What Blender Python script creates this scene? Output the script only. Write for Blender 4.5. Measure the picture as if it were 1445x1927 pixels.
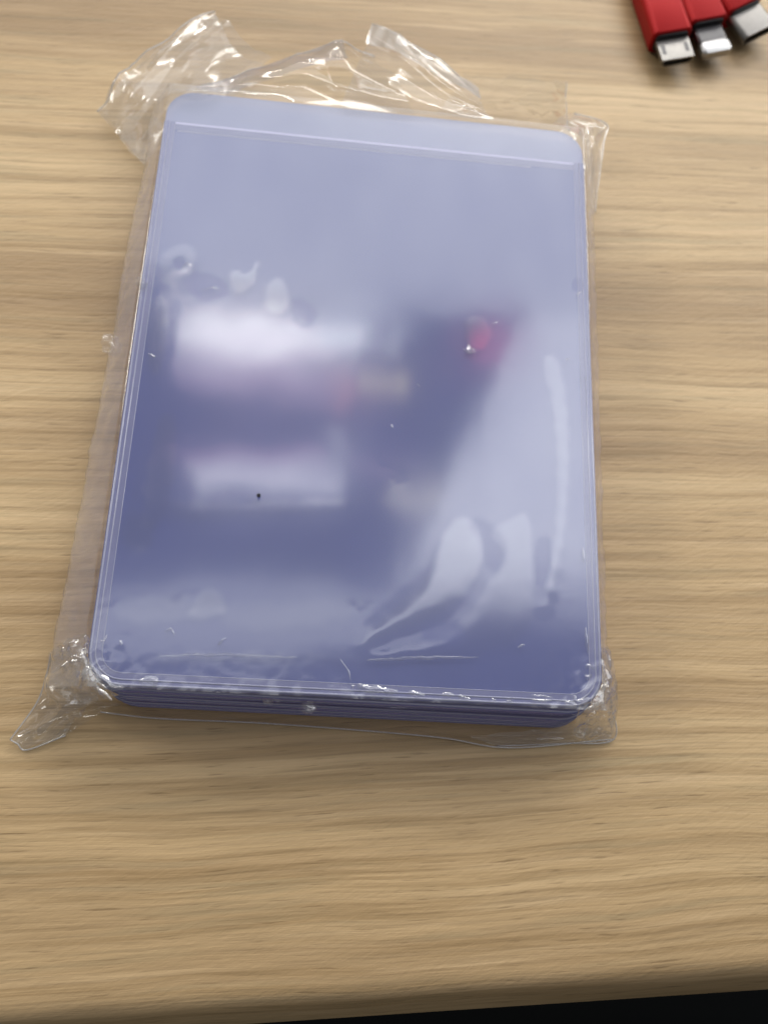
import bpy, bmesh, math, random
import numpy as np
from mathutils import Vector, Matrix, noise

for o in list(bpy.data.objects):
    bpy.data.objects.remove(o, do_unlink=True)
SC = bpy.context.scene
COL = SC.collection
MM = 0.001
random.seed(5)
rng = np.random.default_rng(11)

# ------------------------------------------------------------------ camera
# metres; desk surface z = 0, the stack of holders is centred on the origin, its top face at z = TOP
TOP = 12.6
ZS = TOP / 20.0        # heights in the film nets below are given for a 20 mm stack
CAM = np.array([-6.308, -59.015, TOP + 119.243])          # mm
RIGHT = np.array([0.99455, 0.04053, 0.09603])
DOWN = np.array([0.06570, -0.95899, -0.27571])
FWD = np.array([0.08092, 0.28052, -0.95643])
FPX = 1500.0
cd = bpy.data.cameras.new('camera')
cam = bpy.data.objects.new('camera', cd)
COL.objects.link(cam)
m = Matrix.Identity(4)
for i in range(3):
    m[i][0] = RIGHT[i]; m[i][1] = -DOWN[i]; m[i][2] = -FWD[i]; m[i][3] = CAM[i] * MM
cam.matrix_world = m
cd.sensor_fit = 'VERTICAL'
cd.sensor_height = 36.0
cd.sensor_width = 27.0
cd.lens = FPX / 1927.0 * 36.0
cd.clip_start = 0.005
cd.clip_end = 50.0
cd.dof.use_dof = True
cd.dof.focus_distance = 0.119
cd.dof.aperture_fstop = 17.0
SC.camera = cam


def at(px, py, z):
    """point of the photograph at a known height above the desk (mm)"""
    d = RIGHT * ((px - 722.5) / FPX) + DOWN * ((py - 963.5) / FPX) + FWD
    return CAM + d * ((z - CAM[2]) / d[2])


# ------------------------------------------------------------------ light
SC.view_settings.view_transform = 'Standard'
SC.view_settings.look = 'None'
SC.view_settings.exposure = 0.0
SC.view_settings.gamma = 1.0
SC.render.engine = 'CYCLES'
SC.cycles.max_bounces = 16
SC.cycles.transparent_max_bounces = 24
SC.cycles.use_denoising = True
SC.cycles.caustics_reflective = False
SC.cycles.sample_clamp_indirect = 6.0
world = bpy.data.worlds.new('World')
SC.world = world
world.use_nodes = True
bg = world.node_tree.nodes['Background']
bg.inputs['Color'].default_value = (0.93, 0.96, 1.0, 1)
bg.inputs['Strength'].default_value = 0.17


def lamp(name, cx, cy, z, sx, sy, radiance, color=(1, 0.97, 0.92), aim=None, rz=0.0, shape='RECTANGLE'):
    """rectangular lamp, sizes in metres, by the radiance of its face"""
    ld = bpy.data.lights.new(name, 'AREA')
    ld.shape = shape
    ld.size = sx; ld.size_y = sy
    ld.energy = radiance * sx * sy * math.pi * (math.pi / 4 if shape == 'ELLIPSE' else 1)
    ld.color = color
    o = bpy.data.objects.new(name, ld)
    COL.objects.link(o)
    o.location = (cx, cy, z)
    if aim is None:
        o.rotation_euler = (0, 0, rz)
    else:
        o.rotation_euler = (Vector(aim) - Vector((cx, cy, z))).to_track_quat('-Z', 'Y').to_euler()
    return o


CEIL = 2.0


def mirror(px, py):
    """where the flat top face mirrors that point of the photograph on the ceiling (m)"""
    p = at(px, py, TOP)
    v = np.array([CAM[0], CAM[1], TOP - (CAM[2] - TOP)])
    k = (CEIL * 1000 - v[2]) / (p[2] - v[2])
    return (v + (p - v) * k) / 1000


def ceiling_patch(name, x0, y0, x1, y1, rad, color, shape='ELLIPSE'):
    a = mirror(x0, (y0 + y1) / 2); b = mirror(x1, (y0 + y1) / 2)
    c = mirror((x0 + x1) / 2, y0); d = mirror((x0 + x1) / 2, y1)
    ctr = (a + b) / 2
    ang = math.atan2(b[1] - a[1], b[0] - a[0])
    return lamp(name, ctr[0], ctr[1], CEIL, np.linalg.norm(b - a), np.linalg.norm(c - d), rad, color, rz=ang, shape=shape)


WARM = (1.0, 0.965, 0.90)
COOL = (0.93, 0.96, 1.0)
e0 = mirror(600, 553)
# wide lit ceiling on the far side
lamp('ceiling_wash_lamp', 0.1, e0[1] + 1.3, CEIL, 5.0, 2.6, 1.75, (0.92, 0.95, 1.0))
# lit ceiling to the right: strips whose left ends step along a slant
NS = 14
ys = [553 + (1130 - 553) * i / NS for i in range(NS + 1)]
for i in range(NS):
    ym = (ys[i] + ys[i + 1]) / 2
    xl = 1010 - (ym - 585) * 0.545 if ym > 585 else 1010
    fade = 1.0 if ym < 1000 else max(0.25, 1.0 - (ym - 1000) / 180)
    a = mirror(xl, ym); t0 = mirror(xl, ys[i]); t1 = mirror(xl, ys[i + 1])
    x1 = a[0] + 2.4
    lamp('ceiling_strip_lamp', (a[0] + x1) / 2, a[1] - 0.02, CEIL, x1 - a[0], abs(t0[1] - t1[1]), 2.7 * fade, (0.94, 0.96, 1.0))
# things that glow in the mirror image
R_ = 'RECTANGLE'
for x0, y0, x1, y1, r_, c_ in (
        (352, 572, 548, 606, 5.8, (1.0, 0.97, 0.95)), (344, 606, 600, 640, 6.4, (1.0, 0.97, 0.96)),
        (350, 640, 640, 668, 3.6, (1.0, 0.95, 0.97)), (590, 584, 728, 640, 4.9, (0.93, 0.97, 1.0)),
        (640, 640, 705, 664, 1.6, (0.95, 0.96, 1.0)), (545, 592, 592, 606, 2.0, (0.95, 0.97, 1.0))):
    ceiling_patch('window_lamp', x0, y0, x1, y1, r_, c_, R_)
for x0, y0, x1, y1, r_, c_ in (
        (335, 668, 560, 700, 2.0, (1.0, 0.80, 0.93)), (350, 700, 620, 728, 1.4, (1.0, 0.68, 0.88)),
        (430, 728, 640, 755, 0.7, (1.0, 0.70, 0.85)), (560, 668, 700, 700, 1.2, (1.0, 0.84, 0.88)),
        (330, 858, 600, 880, 1.7, (1.0, 0.58, 0.84))):
    ceiling_patch('pink_lamp', x0, y0, x1, y1, r_, c_, R_)
ceiling_patch('red_lamp', 600, 700, 705, 765, 1.7, (1.0, 0.45, 0.42))
ceiling_patch('yellow_lamp', 705, 690, 770, 742, 2.3, (1.0, 0.85, 0.5))
for x0, y0, x1, y1, r_ in ((338, 880, 600, 905, 2.4), (370, 905, 645, 934, 4.0), (600, 870, 660, 905, 1.5), (610, 800, 680, 870, 1.1)):
    ceiling_patch('lower_window_lamp', x0, y0, x1, y1, r_, (0.96, 0.96, 1.0), R_)
ceiling_patch('pink_lamp', 670, 850, 775, 900, 0.6, (1.0, 0.7, 0.9))
ceiling_patch('red_patch_lamp', 850, 605, 1000, 690, 1.2, (1.0, 0.06, 0.26))  # lamp that puts a red patch into the mirror image
ceiling_patch('yellow_lamp', 725, 910, 840, 962, 1.9, (1.0, 0.93, 0.72))
ceiling_patch('soft_lamp', 50, 1085, 800, 1235, 1.2, COOL)

# lamps that shape shadows and glints; the fills are added
lamp('tube_lamp', -0.75, 3.2, 1.9, 1.1, 0.05, 90, WARM, aim=(0, 0, 0))
lamp('tube_lamp', 1.3, 2.9, 1.9, 1.1, 0.05, 80, WARM, aim=(0, 0, 0))
lamp('side_fill_lamp', -0.78, 0.50, 0.55, 0.26, 0.20, 20, WARM, aim=(0, 0.04, 0))  # added pair, their crossing shadows imitate the soft shade beside the pack
lamp('side_fill_lamp', 0.74, 0.70, 0.55, 0.30, 0.20, 12, WARM, aim=(0, 0.04, 0))
lamp('back_fill_lamp', 0.12, 0.66, 0.50, 0.34, 0.12, 13.0, WARM, aim=(0, 0.08, 0))  # added close lamp, its falloff leaves the front of the desk darker
lamp('front_fill_lamp', 0.2, -1.6, 1.1, 1.4, 0.5, 0.7, WARM, aim=(0, 0, 0))  # added weak fill to lift the front edges of the stack

# ------------------------------------------------------------------ node helpers


def mat(name):
    mt = bpy.data.materials.new(name)
    mt.use_nodes = True
    nt = mt.node_tree
    for n in list(nt.nodes):
        nt.nodes.remove(n)
    return mt, nt, nt.nodes.new('ShaderNodeOutputMaterial')


def nd(nt, kind, **kw):
    n = nt.nodes.new(kind)
    for k, v in kw.items():
        if k in n.inputs:
            n.inputs[k].default_value = v
        else:
            setattr(n, k, v)
    return n


def ramp(nt, stops, interp='LINEAR'):
    r = nt.nodes.new('ShaderNodeValToRGB')
    r.color_ramp.interpolation = interp
    els = r.color_ramp.elements
    while len(els) > 1:
        els.remove(els[-1])
    for i, (p, c) in enumerate(stops):
        e = els[0] if i == 0 else els.new(p)
        e.position = p
        e.color = c if len(c) == 4 else (*c, 1)
    return r


def mathn(nt, op, a, b=None, clamp=False):
    n = nt.nodes.new('ShaderNodeMath'); n.operation = op; n.use_clamp = clamp
    for i, v in enumerate((a, b)):
        if v is None: continue
        if isinstance(v, (int, float)): n.inputs[i].default_value = v
        else: nt.links.new(v, n.inputs[i])
    return n.outputs[0]


def mixc(nt, fac, a, b, mode='MIX'):
    n = nt.nodes.new('ShaderNodeMix'); n.data_type = 'RGBA'; n.blend_type = mode
    for sock, v in ((n.inputs[0], fac), (n.inputs[6], a), (n.inputs[7], b)):
        if isinstance(v, (int, float)): sock.default_value = v
        elif isinstance(v, tuple): sock.default_value = (*v, 1) if len(v) == 3 else v
        else: nt.links.new(v, sock)
    return n.outputs[2]


def srgb(r, g, b):
    f = lambda c: (c / 12.92 if c <= 0.04045 else ((c + 0.055) / 1.055) ** 2.4)
    return (f(r / 255), f(g / 255), f(b / 255))


# ------------------------------------------------------------------ materials
def wood_material():
    mt, nt, out = mat('wood_laminate')
    L = nt.links.new
    tc = nd(nt, 'ShaderNodeTexCoord')

    def mapped(sx, sy, src=None, loc=(0, 0, 0)):
        mp = nd(nt, 'ShaderNodeMapping')
        mp.inputs['Scale'].default_value = (sx, sy, 1.0)
        mp.inputs['Location'].default_value = loc
        L(src or tc.outputs['Object'], mp.inputs['Vector'])
        return mp.outputs[0]

    def nz(vec, scale=1.0, detail=2.0, rough=0.5, dist=0.0):
        n = nd(nt, 'ShaderNodeTexNoise')
        n.inputs['Scale'].default_value = scale; n.inputs['Detail'].default_value = detail
        n.inputs['Roughness'].default_value = rough; n.inputs['Distortion'].default_value = dist
        L(vec, n.inputs['Vector'])
        return n.outputs['Fac']
    # slow wander of the grain lines across the board
    wob = nz(mapped(9, 14), 1, 2, 0.5)
    wob2 = nz(mapped(38, 30), 1, 1, 0.5)
    sep = nd(nt, 'ShaderNodeSeparateXYZ'); L(tc.outputs['Object'], sep.inputs[0])
    y = mathn(nt, 'ADD', sep.outputs[1], mathn(nt, 'MULTIPLY', mathn(nt, 'SUBTRACT', wob, 0.5), 0.0065))
    y = mathn(nt, 'ADD', y, mathn(nt, 'MULTIPLY', mathn(nt, 'SUBTRACT', wob2, 0.5), 0.0012))
    cmb = nd(nt, 'ShaderNodeCombineXYZ')
    L(sep.outputs[0], cmb.inputs[0]); L(y, cmb.inputs[1])
    V = cmb.outputs[0]
    broad = nz(mapped(2.2, 46, V), 1, 3, 0.55)               # wide tonal bands
    rings = nz(mapped(9, 480, V), 1, 5, 0.62)              # 2-4 mm growth streaks
    rings2 = nz(mapped(19, 380, V, (3.1, 7.7, 0)), 1, 2, 0.55)
    fine = nz(mapped(45, 1700, V), 1, 4, 0.7)             # hair fine streaks
    pores = nz(mapped(130, 2300, V, (1.7, 2.3, 0)), 1, 2, 0.5)
    base = ramp(nt, [(0.33, srgb(160, 133, 97)), (0.50, srgb(187, 159, 118)), (0.67, srgb(208, 181, 139))])
    L(broad, base.inputs[0])
    rr = ramp(nt, [(0.38, (1, 1, 1)), (0.435, (0.75, 0.75, 0.75)), (0.475, (0.2, 0.2, 0.2)), (0.58, (0, 0, 0))]); L(rings, rr.inputs[0])
    c = mixc(nt, mathn(nt, 'MULTIPLY', rr.outputs[0], 0.52), base.outputs[0], srgb(148, 121, 82))
    r2 = ramp(nt, [(0.30, (1, 1, 1)), (0.44, (0, 0, 0))]); L(rings2, r2.inputs[0])
    c = mixc(nt, mathn(nt, 'MULTIPLY', r2.outputs[0], 0.32), c, srgb(138, 127, 98))
    r3 = ramp(nt, [(0.55, (0, 0, 0)), (0.72, (1, 1, 1))]); L(rings2, r3.inputs[0])
    c = mixc(nt, mathn(nt, 'MULTIPLY', r3.outputs[0], 0.35), c, srgb(214, 186, 146))
    fr = ramp(nt, [(0.30, (0.74, 0.74, 0.74)), (0.5, (1, 1, 1)), (0.72, (1.12, 1.12, 1.12))]); L(fine, fr.inputs[0])
    c = mixc(nt, 0.8, c, fr.outputs[0], 'MULTIPLY')
    pr = ramp(nt, [(0.27, (1, 1, 1)), (0.37, (0, 0, 0))]); L(pores, pr.inputs[0])
    c = mixc(nt, mathn(nt, 'MULTIPLY', pr.outputs[0], 0.55), c, srgb(112, 90, 60))
    b = nd(nt, 'ShaderNodeBsdfPrincipled')
    L(c, b.inputs['Base Color'])
    b.inputs['Roughness'].default_value = 0.46
    b.inputs['IOR'].default_value = 1.45
    rot = nd(nt, 'ShaderNodeMapping'); rot.inputs['Rotation'].default_value = (0, 0, math.radians(-24))
    L(tc.outputs['Object'], rot.inputs['Vector'])
    emb = nz(mapped(330, 1250, rot.outputs[0]), 1, 2, 0.6)
    bp = nd(nt, 'ShaderNodeBump'); bp.inputs['Strength'].default_value = 0.5; bp.inputs['Distance'].default_value = 0.00015
    L(mathn(nt, 'ADD', emb, mathn(nt, 'MULTIPLY', pores, 0.8)), bp.inputs['Height'])
    L(bp.outputs[0], b.inputs['Normal'])
    L(b.outputs[0], out.inputs[0])
    return mt


def pvc_material(name, color, edge, rough, ior):
    """tinted clear vinyl sheet; cut edges and faces share the tint"""
    mt, nt, out = mat(name)
    L = nt.links.new
    b = nd(nt, 'ShaderNodeBsdfPrincipled')
    tc = nd(nt, 'ShaderNodeTexCoord')
    n = nd(nt, 'ShaderNodeTexNoise'); n.inputs['Scale'].default_value = 28; n.inputs['Detail'].default_value = 3
    L(tc.outputs['Object'], n.inputs['Vector'])
    L(mixc(nt, n.outputs['Fac'], tuple(c * 0.92 for c in color), tuple(c * 1.08 for c in color)), b.inputs['Base Color'])
    b.inputs['Roughness'].default_value = rough
    b.inputs['IOR'].default_value = ior
    bp = nd(nt, 'ShaderNodeBump'); bp.inputs['Strength'].default_value = 0.25; bp.inputs['Distance'].default_value = 0.0004
    n2 = nd(nt, 'ShaderNodeTexNoise'); n2.inputs['Scale'].default_value = 45; n2.inputs['Detail'].default_value = 2
    L(tc.outputs['Object'], n2.inputs['Vector']); L(n2.outputs['Fac'], bp.inputs['Height']); L(bp.outputs[0], b.inputs['Normal'])
    tr = nd(nt, 'ShaderNodeBsdfTransparent'); tr.inputs[0].default_value = (0.80, 0.82, 0.95, 1)
    mx = nd(nt, 'ShaderNodeMixShader'); mx.inputs[0].default_value = edge
    L(b.outputs[0], mx.inputs[1]); L(tr.outputs[0], mx.inputs[2]); L(mx.outputs[0], out.inputs[0])
    return mt


def film_material(name, haze, boost, rough=0.06, wet=False):
    """thin clear polypropylene film: mostly transparent, mirror-like sheen, a trace of milky haze"""
    mt, nt, out = mat(name)
    L = nt.links.new
    # two-sided Schlick reflectance: the film is a thin sheet, the same seen from either side
    geo = nd(nt, 'ShaderNodeNewGeometry')
    dt = nd(nt, 'ShaderNodeVectorMath'); dt.operation = 'DOT_PRODUCT'
    L(geo.outputs['Normal'], dt.inputs[0]); L(geo.outputs['Incoming'], dt.inputs[1])
    graz = mathn(nt, 'SUBTRACT', 1.0, mathn(nt, 'ABSOLUTE', dt.outputs['Value']), True)
    refl = mathn(nt, 'ADD', mathn(nt, 'MULTIPLY', mathn(nt, 'POWER', graz, 5.5), 0.92), 0.045)
    tr = nd(nt, 'ShaderNodeBsdfTransparent'); tr.inputs[0].default_value = (0.975, 0.975, 0.97, 1)
    gl = nd(nt, 'ShaderNodeBsdfGlossy'); gl.inputs['Roughness'].default_value = rough; gl.inputs['Color'].default_value = (1, 1, 1, 1)
    df = nd(nt, 'ShaderNodeBsdfDiffuse'); df.inputs['Color'].default_value = (0.86, 0.86, 0.87, 1)
    tl = nd(nt, 'ShaderNodeBsdfTranslucent'); tl.inputs['Color'].default_value = (0.86, 0.86, 0.87, 1)
    m0 = nd(nt, 'ShaderNodeMixShader'); m0.inputs[0].default_value = 0.5
    L(df.outputs[0], m0.inputs[1]); L(tl.outputs[0], m0.inputs[2])
    m1 = nd(nt, 'ShaderNodeMixShader'); m1.inputs[0].default_value = haze
    if wet:
        # crinkled film goes whitish where it is creased hard
        ac = nd(nt, 'ShaderNodeAttribute'); ac.attribute_name = 'crease'
        L(mathn(nt, 'ADD', haze, mathn(nt, 'MULTIPLY', ac.outputs['Fac'], 0.35)), m1.inputs[0])
    L(tr.outputs[0], m1.inputs[1]); L(m0.outputs[0], m1.inputs[2])
    m2 = nd(nt, 'ShaderNodeMixShader')
    if wet:
        # where the film lies off the vinyl an air gap adds reflection, where it clings there is less
        at_ = nd(nt, 'ShaderNodeAttribute'); at_.attribute_name = 'air_gap'
        refl = mathn(nt, 'MULTIPLY', refl, mathn(nt, 'ADD', 0.55, mathn(nt, 'MULTIPLY', at_.outputs['Fac'], 1.9)))
    L(mathn(nt, 'MULTIPLY', refl, boost, True), m2.inputs[0])
    L(m1.outputs[0], m2.inputs[1]); L(gl.outputs[0], m2.inputs[2])
    L(m2.outputs[0], out.inputs[0])
    return mt


def simple(name, color, rough, metal=0.0, ior=1.5, bump=0.0, bscale=900):
    mt, nt, out = mat(name)
    L = nt.links.new
    b = nd(nt, 'ShaderNodeBsdfPrincipled')
    tc = nd(nt, 'ShaderNodeTexCoord')
    n = nd(nt, 'ShaderNodeTexNoise'); n.inputs['Scale'].default_value = bscale; n.inputs['Detail'].default_value = 3
    L(tc.outputs['Object'], n.inputs['Vector'])
    L(mixc(nt, n.outputs['Fac'], tuple(c * 0.88 for c in color), tuple(min(1, c * 1.12) for c in color)), b.inputs['Base Color'])
    b.inputs['Roughness'].default_value = rough
    b.inputs['Metallic'].default_value = metal
    b.inputs['IOR'].default_value = ior
    if bump:
        bp = nd(nt, 'ShaderNodeBump'); bp.inputs['Strength'].default_value = bump; bp.inputs['Distance'].default_value = 0.0001
        L(n.outputs['Fac'], bp.inputs['Height']); L(bp.outputs[0], b.inputs['Normal'])
    L(b.outputs[0], out.inputs[0])
    return mt


M_WOOD = wood_material()
M_FRONT = pvc_material('vinyl_front', (0.108, 0.126, 0.325), 0.06, 0.145, 2.05)
M_BACK = pvc_material('vinyl_back', (0.40, 0.43, 0.62), 0.36, 0.26, 1.7)
M_EDGE = pvc_material('vinyl_edge', (0.38, 0.28, 0.76), 0.04, 0.34, 1.10)
M_WELD = pvc_material('vinyl_weld_band', (0.19, 0.20, 0.37), 0.06, 0.2, 1.8)
M_LINE = pvc_material('vinyl_lip_line', (0.58, 0.58, 0.80), 0.05, 0.3, 1.3)
M_RIM = pvc_material('vinyl_weld', (0.34, 0.35, 0.50), 0.10, 0.2, 1.5)
M_FILM = film_material('bag_film', 0.035, 1.15, 0.06)
M_TOPF = film_material('bag_film_top', 0.03, 1.5, 0.09, True)
M_FLAP = film_material('bag_film_loose', 0.14, 1.25, 0.09)
M_SIDE = film_material('bag_film_gathered', 0.20, 1.1, 0.10)
M_FRONTF = film_material('bag_film_front', 0.015, 0.22, 0.08)
M_TAIL = film_material('bag_film_crinkled', 0.09, 2.8, 0.10)
M_FOLD = film_material('bag_film_double', 0.38, 1.8, 0.12)
M_LIT_HEM = film_material('bag_film_lit_hem', 0.42, 2.4, 0.10)  # whitish edge tube: light caught by the film's edge put into its haze
M_RED = simple('red_anodised', srgb(158, 18, 20), 0.46, 0.3, 1.3, 0.15, 2500)
M_STEEL = simple('plug_steel', (0.24, 0.23, 0.215), 0.40, 1.0)
M_TABLIT = simple('tab_steel_lit_tip', (0.40, 0.40, 0.40), 0.42, 1.0)  # tab tip: bright reflection put into a lighter steel
M_BLACK = simple('black_plastic', (0.015, 0.015, 0.018), 0.45)
M_GREY = simple('grey_plastic', (0.07, 0.065, 0.07), 0.35)
M_TABDARK = simple('tab_steel_dark_sheen', (0.16, 0.15, 0.15), 0.35, 1.0)  # rest of the same tab: dark reflection put into the steel colour
M_CABLE = simple('black_cable', (0.02, 0.02, 0.022), 0.6)
M_FLOOR = simple('shaded_floor', (0.0015, 0.002, 0.0022), 0.95, 0, 1.3, 0.8, 400)  # near-black: shade of desk and photographer put into the floor's colour
M_DUST = simple('dust', (0.03, 0.03, 0.04), 0.9)


# ------------------------------------------------------------------ object helpers
def link(name, me, material=None, parent=None):
    o = bpy.data.objects.new(name, me)
    COL.objects.link(o)
    if material is not None and me is not None:
        if not me.materials:
            me.materials.append(material)
    if parent is not None:
        o.parent = parent
    return o


def tag(o, label=None, cat=None, group=None, kind=None):
    if label: o['label'] = label
    if cat: o['category'] = cat
    if group: o['group'] = group
    if kind: o['kind'] = kind
    return o


def mesh_from(verts, faces, smooth=True, name='mesh'):
    me = bpy.data.meshes.new(name)
    me.from_pydata([tuple(v) for v in verts], [], faces)
    me.update()
    if smooth:
        me.polygons.foreach_set('use_smooth', [True] * len(me.polygons))
    return me


def grid_mesh(P):
    """P: (n, m, 3) in mm"""
    n, m_ = P.shape[:2]
    V = (P.reshape(-1, 3) * MM)
    F = [(i * m_ + j, i * m_ + j + 1, (i + 1) * m_ + j + 1, (i + 1) * m_ + j) for i in range(n - 1) for j in range(m_ - 1)]
    return mesh_from(V, F)


def catmull(net, n):
    """interpolate along axis 0 through all control rows"""
    K = net.shape[0]
    ext = np.concatenate([2 * net[:1] - net[1:2], net, 2 * net[-1:] - net[-2:-1]])
    t = np.linspace(0, K - 1, n)
    i = np.minimum(t.astype(int), K - 2)
    f = (t - i).reshape(-1, *([1] * (net.ndim - 1)))
    p0, p1, p2, p3 = ext[i], ext[i + 1], ext[i + 2], ext[i + 3]
    return 0.5 * (2 * p1 + (p2 - p0) * f + (2 * p0 - 5 * p1 + 4 * p2 - p3) * f ** 2 + (3 * p1 - p0 - 3 * p2 + p3) * f ** 3)


def surf(net, n, m_):
    net = np.array([[at(c[0], c[1], c[2] * ZS) for c in row] for row in net])
    a = catmull(net, n)
    b = catmull(np.swapaxes(a, 0, 1), m_)
    return np.swapaxes(b, 0, 1)


def ridged(p, s, seed, octv=4):
    """crease noise: sharp ridges between soft facets, about -1..1"""
    v = 0.0; a = 1.0; tot = 0
    q = Vector((p[0] * s + seed * 13.7, p[1] * s - seed * 7.1, p[2] * s + seed * 3.3))
    for k in range(octv):
        v += a * (1 - 2 * abs(noise.noise(q)) * 1.6); tot += a
        q = q * 2.03; a *= 0.5
    return v / tot


def normals(P):
    du = np.gradient(P, axis=0); dv = np.gradient(P, axis=1)
    n = np.cross(du, dv)
    return n / (np.linalg.norm(n, axis=2, keepdims=True) + 1e-9)


def folded(p, s, seed):
    """flat facets between straight folds: a few warped zigzags laid across each other"""
    rs = random.Random(seed * 17 + 3)
    v = 0.0
    for k in range(5):
        a = rs.uniform(0, math.pi); f = s * rs.uniform(0.55, 1.5); ph = rs.uniform(0, 1)
        q = Vector((p[0] * s * 0.5 + k * 7.3, p[1] * s * 0.5 + seed, 0.4))
        t = (p[0] * math.cos(a) + p[1] * math.sin(a)) * f + ph + 0.45 * noise.noise(q)
        t -= math.floor(t)
        c = 0.3 + 0.4 * rs.random()
        tri = t / c if t < c else (1 - t) / (1 - c)
        m = noise.noise(q * 0.9 + Vector((3, 5, k))) * 2.5 + 0.5
        v += (tri * 2 - 1) * max(0.0, min(1.0, m)) * (s / f) * 0.75
    return v


def crumple(P, amp, scale, seed, keep=(0, 0, 0, 0), zmin=0.25, su=1.0, sv=1.0):
    """sharp creases in the patch's own lengths; su, sv stretch them along or across"""
    N = normals(P)
    n, m_ = P.shape[:2]
    Lu = np.linalg.norm(P[-1, m_ // 2] - P[0, m_ // 2]); Lv = np.linalg.norm(P[n // 2, -1] - P[n // 2, 0])
    D = np.zeros((n, m_)); D2 = np.zeros((n, m_))
    for i in range(n):
        for j in range(m_):
            a = i / (n - 1) * Lu; b = j / (m_ - 1) * Lv
            q = (a * su + 0.35 * b * sv, b * sv - 0.15 * a * su, 0.0)
            D[i, j] = ridged(q, scale, seed, 3) if scale > 0.24 else folded(q, scale, seed)
            D2[i, j] = noise.noise(Vector((q[0] * scale * 0.5 + seed * 5.1, q[1] * scale * 0.5, 1.2)))
    A = np.full((n, m_), amp)
    u = np.linspace(0, 1, n)[:, None]; v = np.linspace(0, 1, m_)[None, :]
    for flag, w in zip(keep, (u, 1 - u, v, 1 - v)):
        if flag: A = A * np.clip(w / flag, 0, 1)
    Q = P + N * ((D * 0.9 + D2 * (1.6 if scale > 0.24 else 0.7)) * A)[..., None]
    Q[..., 2] = np.maximum(Q[..., 2], zmin)
    return Q


def tube(pts, r, sides=6):
    pts = np.array(pts, float)
    V = []; F = []
    for i, p in enumerate(pts):
        t = pts[min(i + 1, len(pts) - 1)] - pts[max(i - 1, 0)]
        t = t / (np.linalg.norm(t) + 1e-9)
        a = np.cross(t, [0, 0, 1.0])
        if np.linalg.norm(a) < 1e-3: a = np.cross(t, [0, 1.0, 0])
        a /= np.linalg.norm(a); b = np.cross(t, a)
        for k in range(sides):
            w = 2 * math.pi * k / sides
            V.append((p + r * (math.cos(w) * a + math.sin(w) * b)) * MM)
    for i in range(len(pts) - 1):
        for k in range(sides):
            k2 = (k + 1) % sides
            F.append((i * sides + k, i * sides + k2, (i + 1) * sides + k2, (i + 1) * sides + k))
    F.append(tuple(range(sides))[::-1]); F.append(tuple((len(pts) - 1) * sides + k for k in range(sides)))
    return mesh_from(V, F)


def round_rect(w0, w1, y0, y1, r, seg=7):
    pts = []
    for cx, cy, a0 in ((w1 - r, y1 - r, 0), (w0 + r, y1 - r, 90), (w0 + r, y0 + r, 180), (w1 - r, y0 + r, 270)):
        for k in range(seg + 1):
            a = math.radians(a0 + 90 * k / seg)
            pts.append((cx + r * math.cos(a), cy + r * math.sin(a)))
    return pts


def slab(outline, z0, z1, bev=0.08, inset_fn=None):
    """flat plate with a small chamfer, outline in mm"""
    o = np.array(outline)
    c = o.mean(0)
    d = np.roll(o, -1, 0) - np.roll(o, 1, 0)
    nrm = np.stack([d[:, 1], -d[:, 0]], 1)
    nrm /= np.linalg.norm(nrm, axis=1, keepdims=True) + 1e-9
    rings = [(o - nrm * bev, z0), (o, z0 + bev), (o, z1 - bev), (o - nrm * bev, z1)]
    n = len(o)
    V = []; F = []
    for ring, z in rings:
        V += [(p[0] * MM, p[1] * MM, z * MM) for p in ring]
    for k in range(3):
        for i in range(n):
            j = (i + 1) % n
            F.append((k * n + i, k * n + j, (k + 1) * n + j, (k + 1) * n + i))
    F.append(tuple(range(n))[::-1]); F.append(tuple(3 * n + i for i in range(n)))
    me = mesh_from(V, F, smooth=False)
    me.polygons.foreach_set('material_index', [1 if n <= q < 2 * n else 0 for q in range(len(F))])
    return me


# ------------------------------------------------------------------ desk and floor
DESK_ANG = math.radians(4.1)
flo = mesh_from([(-4, -4, -0.74), (4, -4, -0.74), (4, 4, -0.74), (-4, 4, -0.74)], [(0, 1, 2, 3)], False)
tag(link('floor', flo, M_FLOOR), kind='structure')


def build_desk():
    # profile across the front edge (local y, z), desk origin on the edge line; rounded nose then flat underside
    TH, R1, SL, TILT = 25.0, 4.5, 5.5, math.radians(60)
    x_top = R1 * math.sin(TILT) + SL * math.cos(TILT) + 1.2
    prof = [(600.0, -TH), (6.0, -TH)]
    zb = -R1 * (1 - math.cos(TILT)) - SL * math.sin(TILT)
    prof += [(1.5, -TH + 1.2), (0.3, -TH + 5), (0.0, zb - 3.0), (0.35, zb - 1.2)]
    for k in range(13):
        a = TILT * (1 - k / 12)
        prof.append((x_top - R1 * math.sin(a), -R1 * (1 - math.cos(a))))
    prof += [(60.0, 0.0), (600.0, 0.0)]
    V = []; F = []
    xs = [-700, -100, 0, 100, 700]
    n = len(prof)
    for x in xs:
        V += [(x * MM, y * MM, z * MM) for y, z in prof]
    for i in range(len(xs) - 1):
        for k in range(n):
            k2 = (k + 1) % n
            F.append((i * n + k, (i + 1) * n + k, (i + 1) * n + k2, i * n + k2))
    F.append(tuple(range(n))); F.append(tuple((len(xs) - 1) * n + k for k in range(n))[::-1])
    me = mesh_from(V, F, True)
    o = link('desk', me, M_WOOD)
    e = at(1445, 1883, -4.0)
    o.location = (e[0] * MM, e[1] * MM, 0)
    o.rotation_euler = (0, 0, DESK_ANG)
    md = o.modifiers.new('edges', 'EDGE_SPLIT'); md.split_angle = math.radians(40)
    tag(o, 'pale oak laminate desk top with a rounded front edge under everything', 'desk')
    return o


build_desk()

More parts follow.
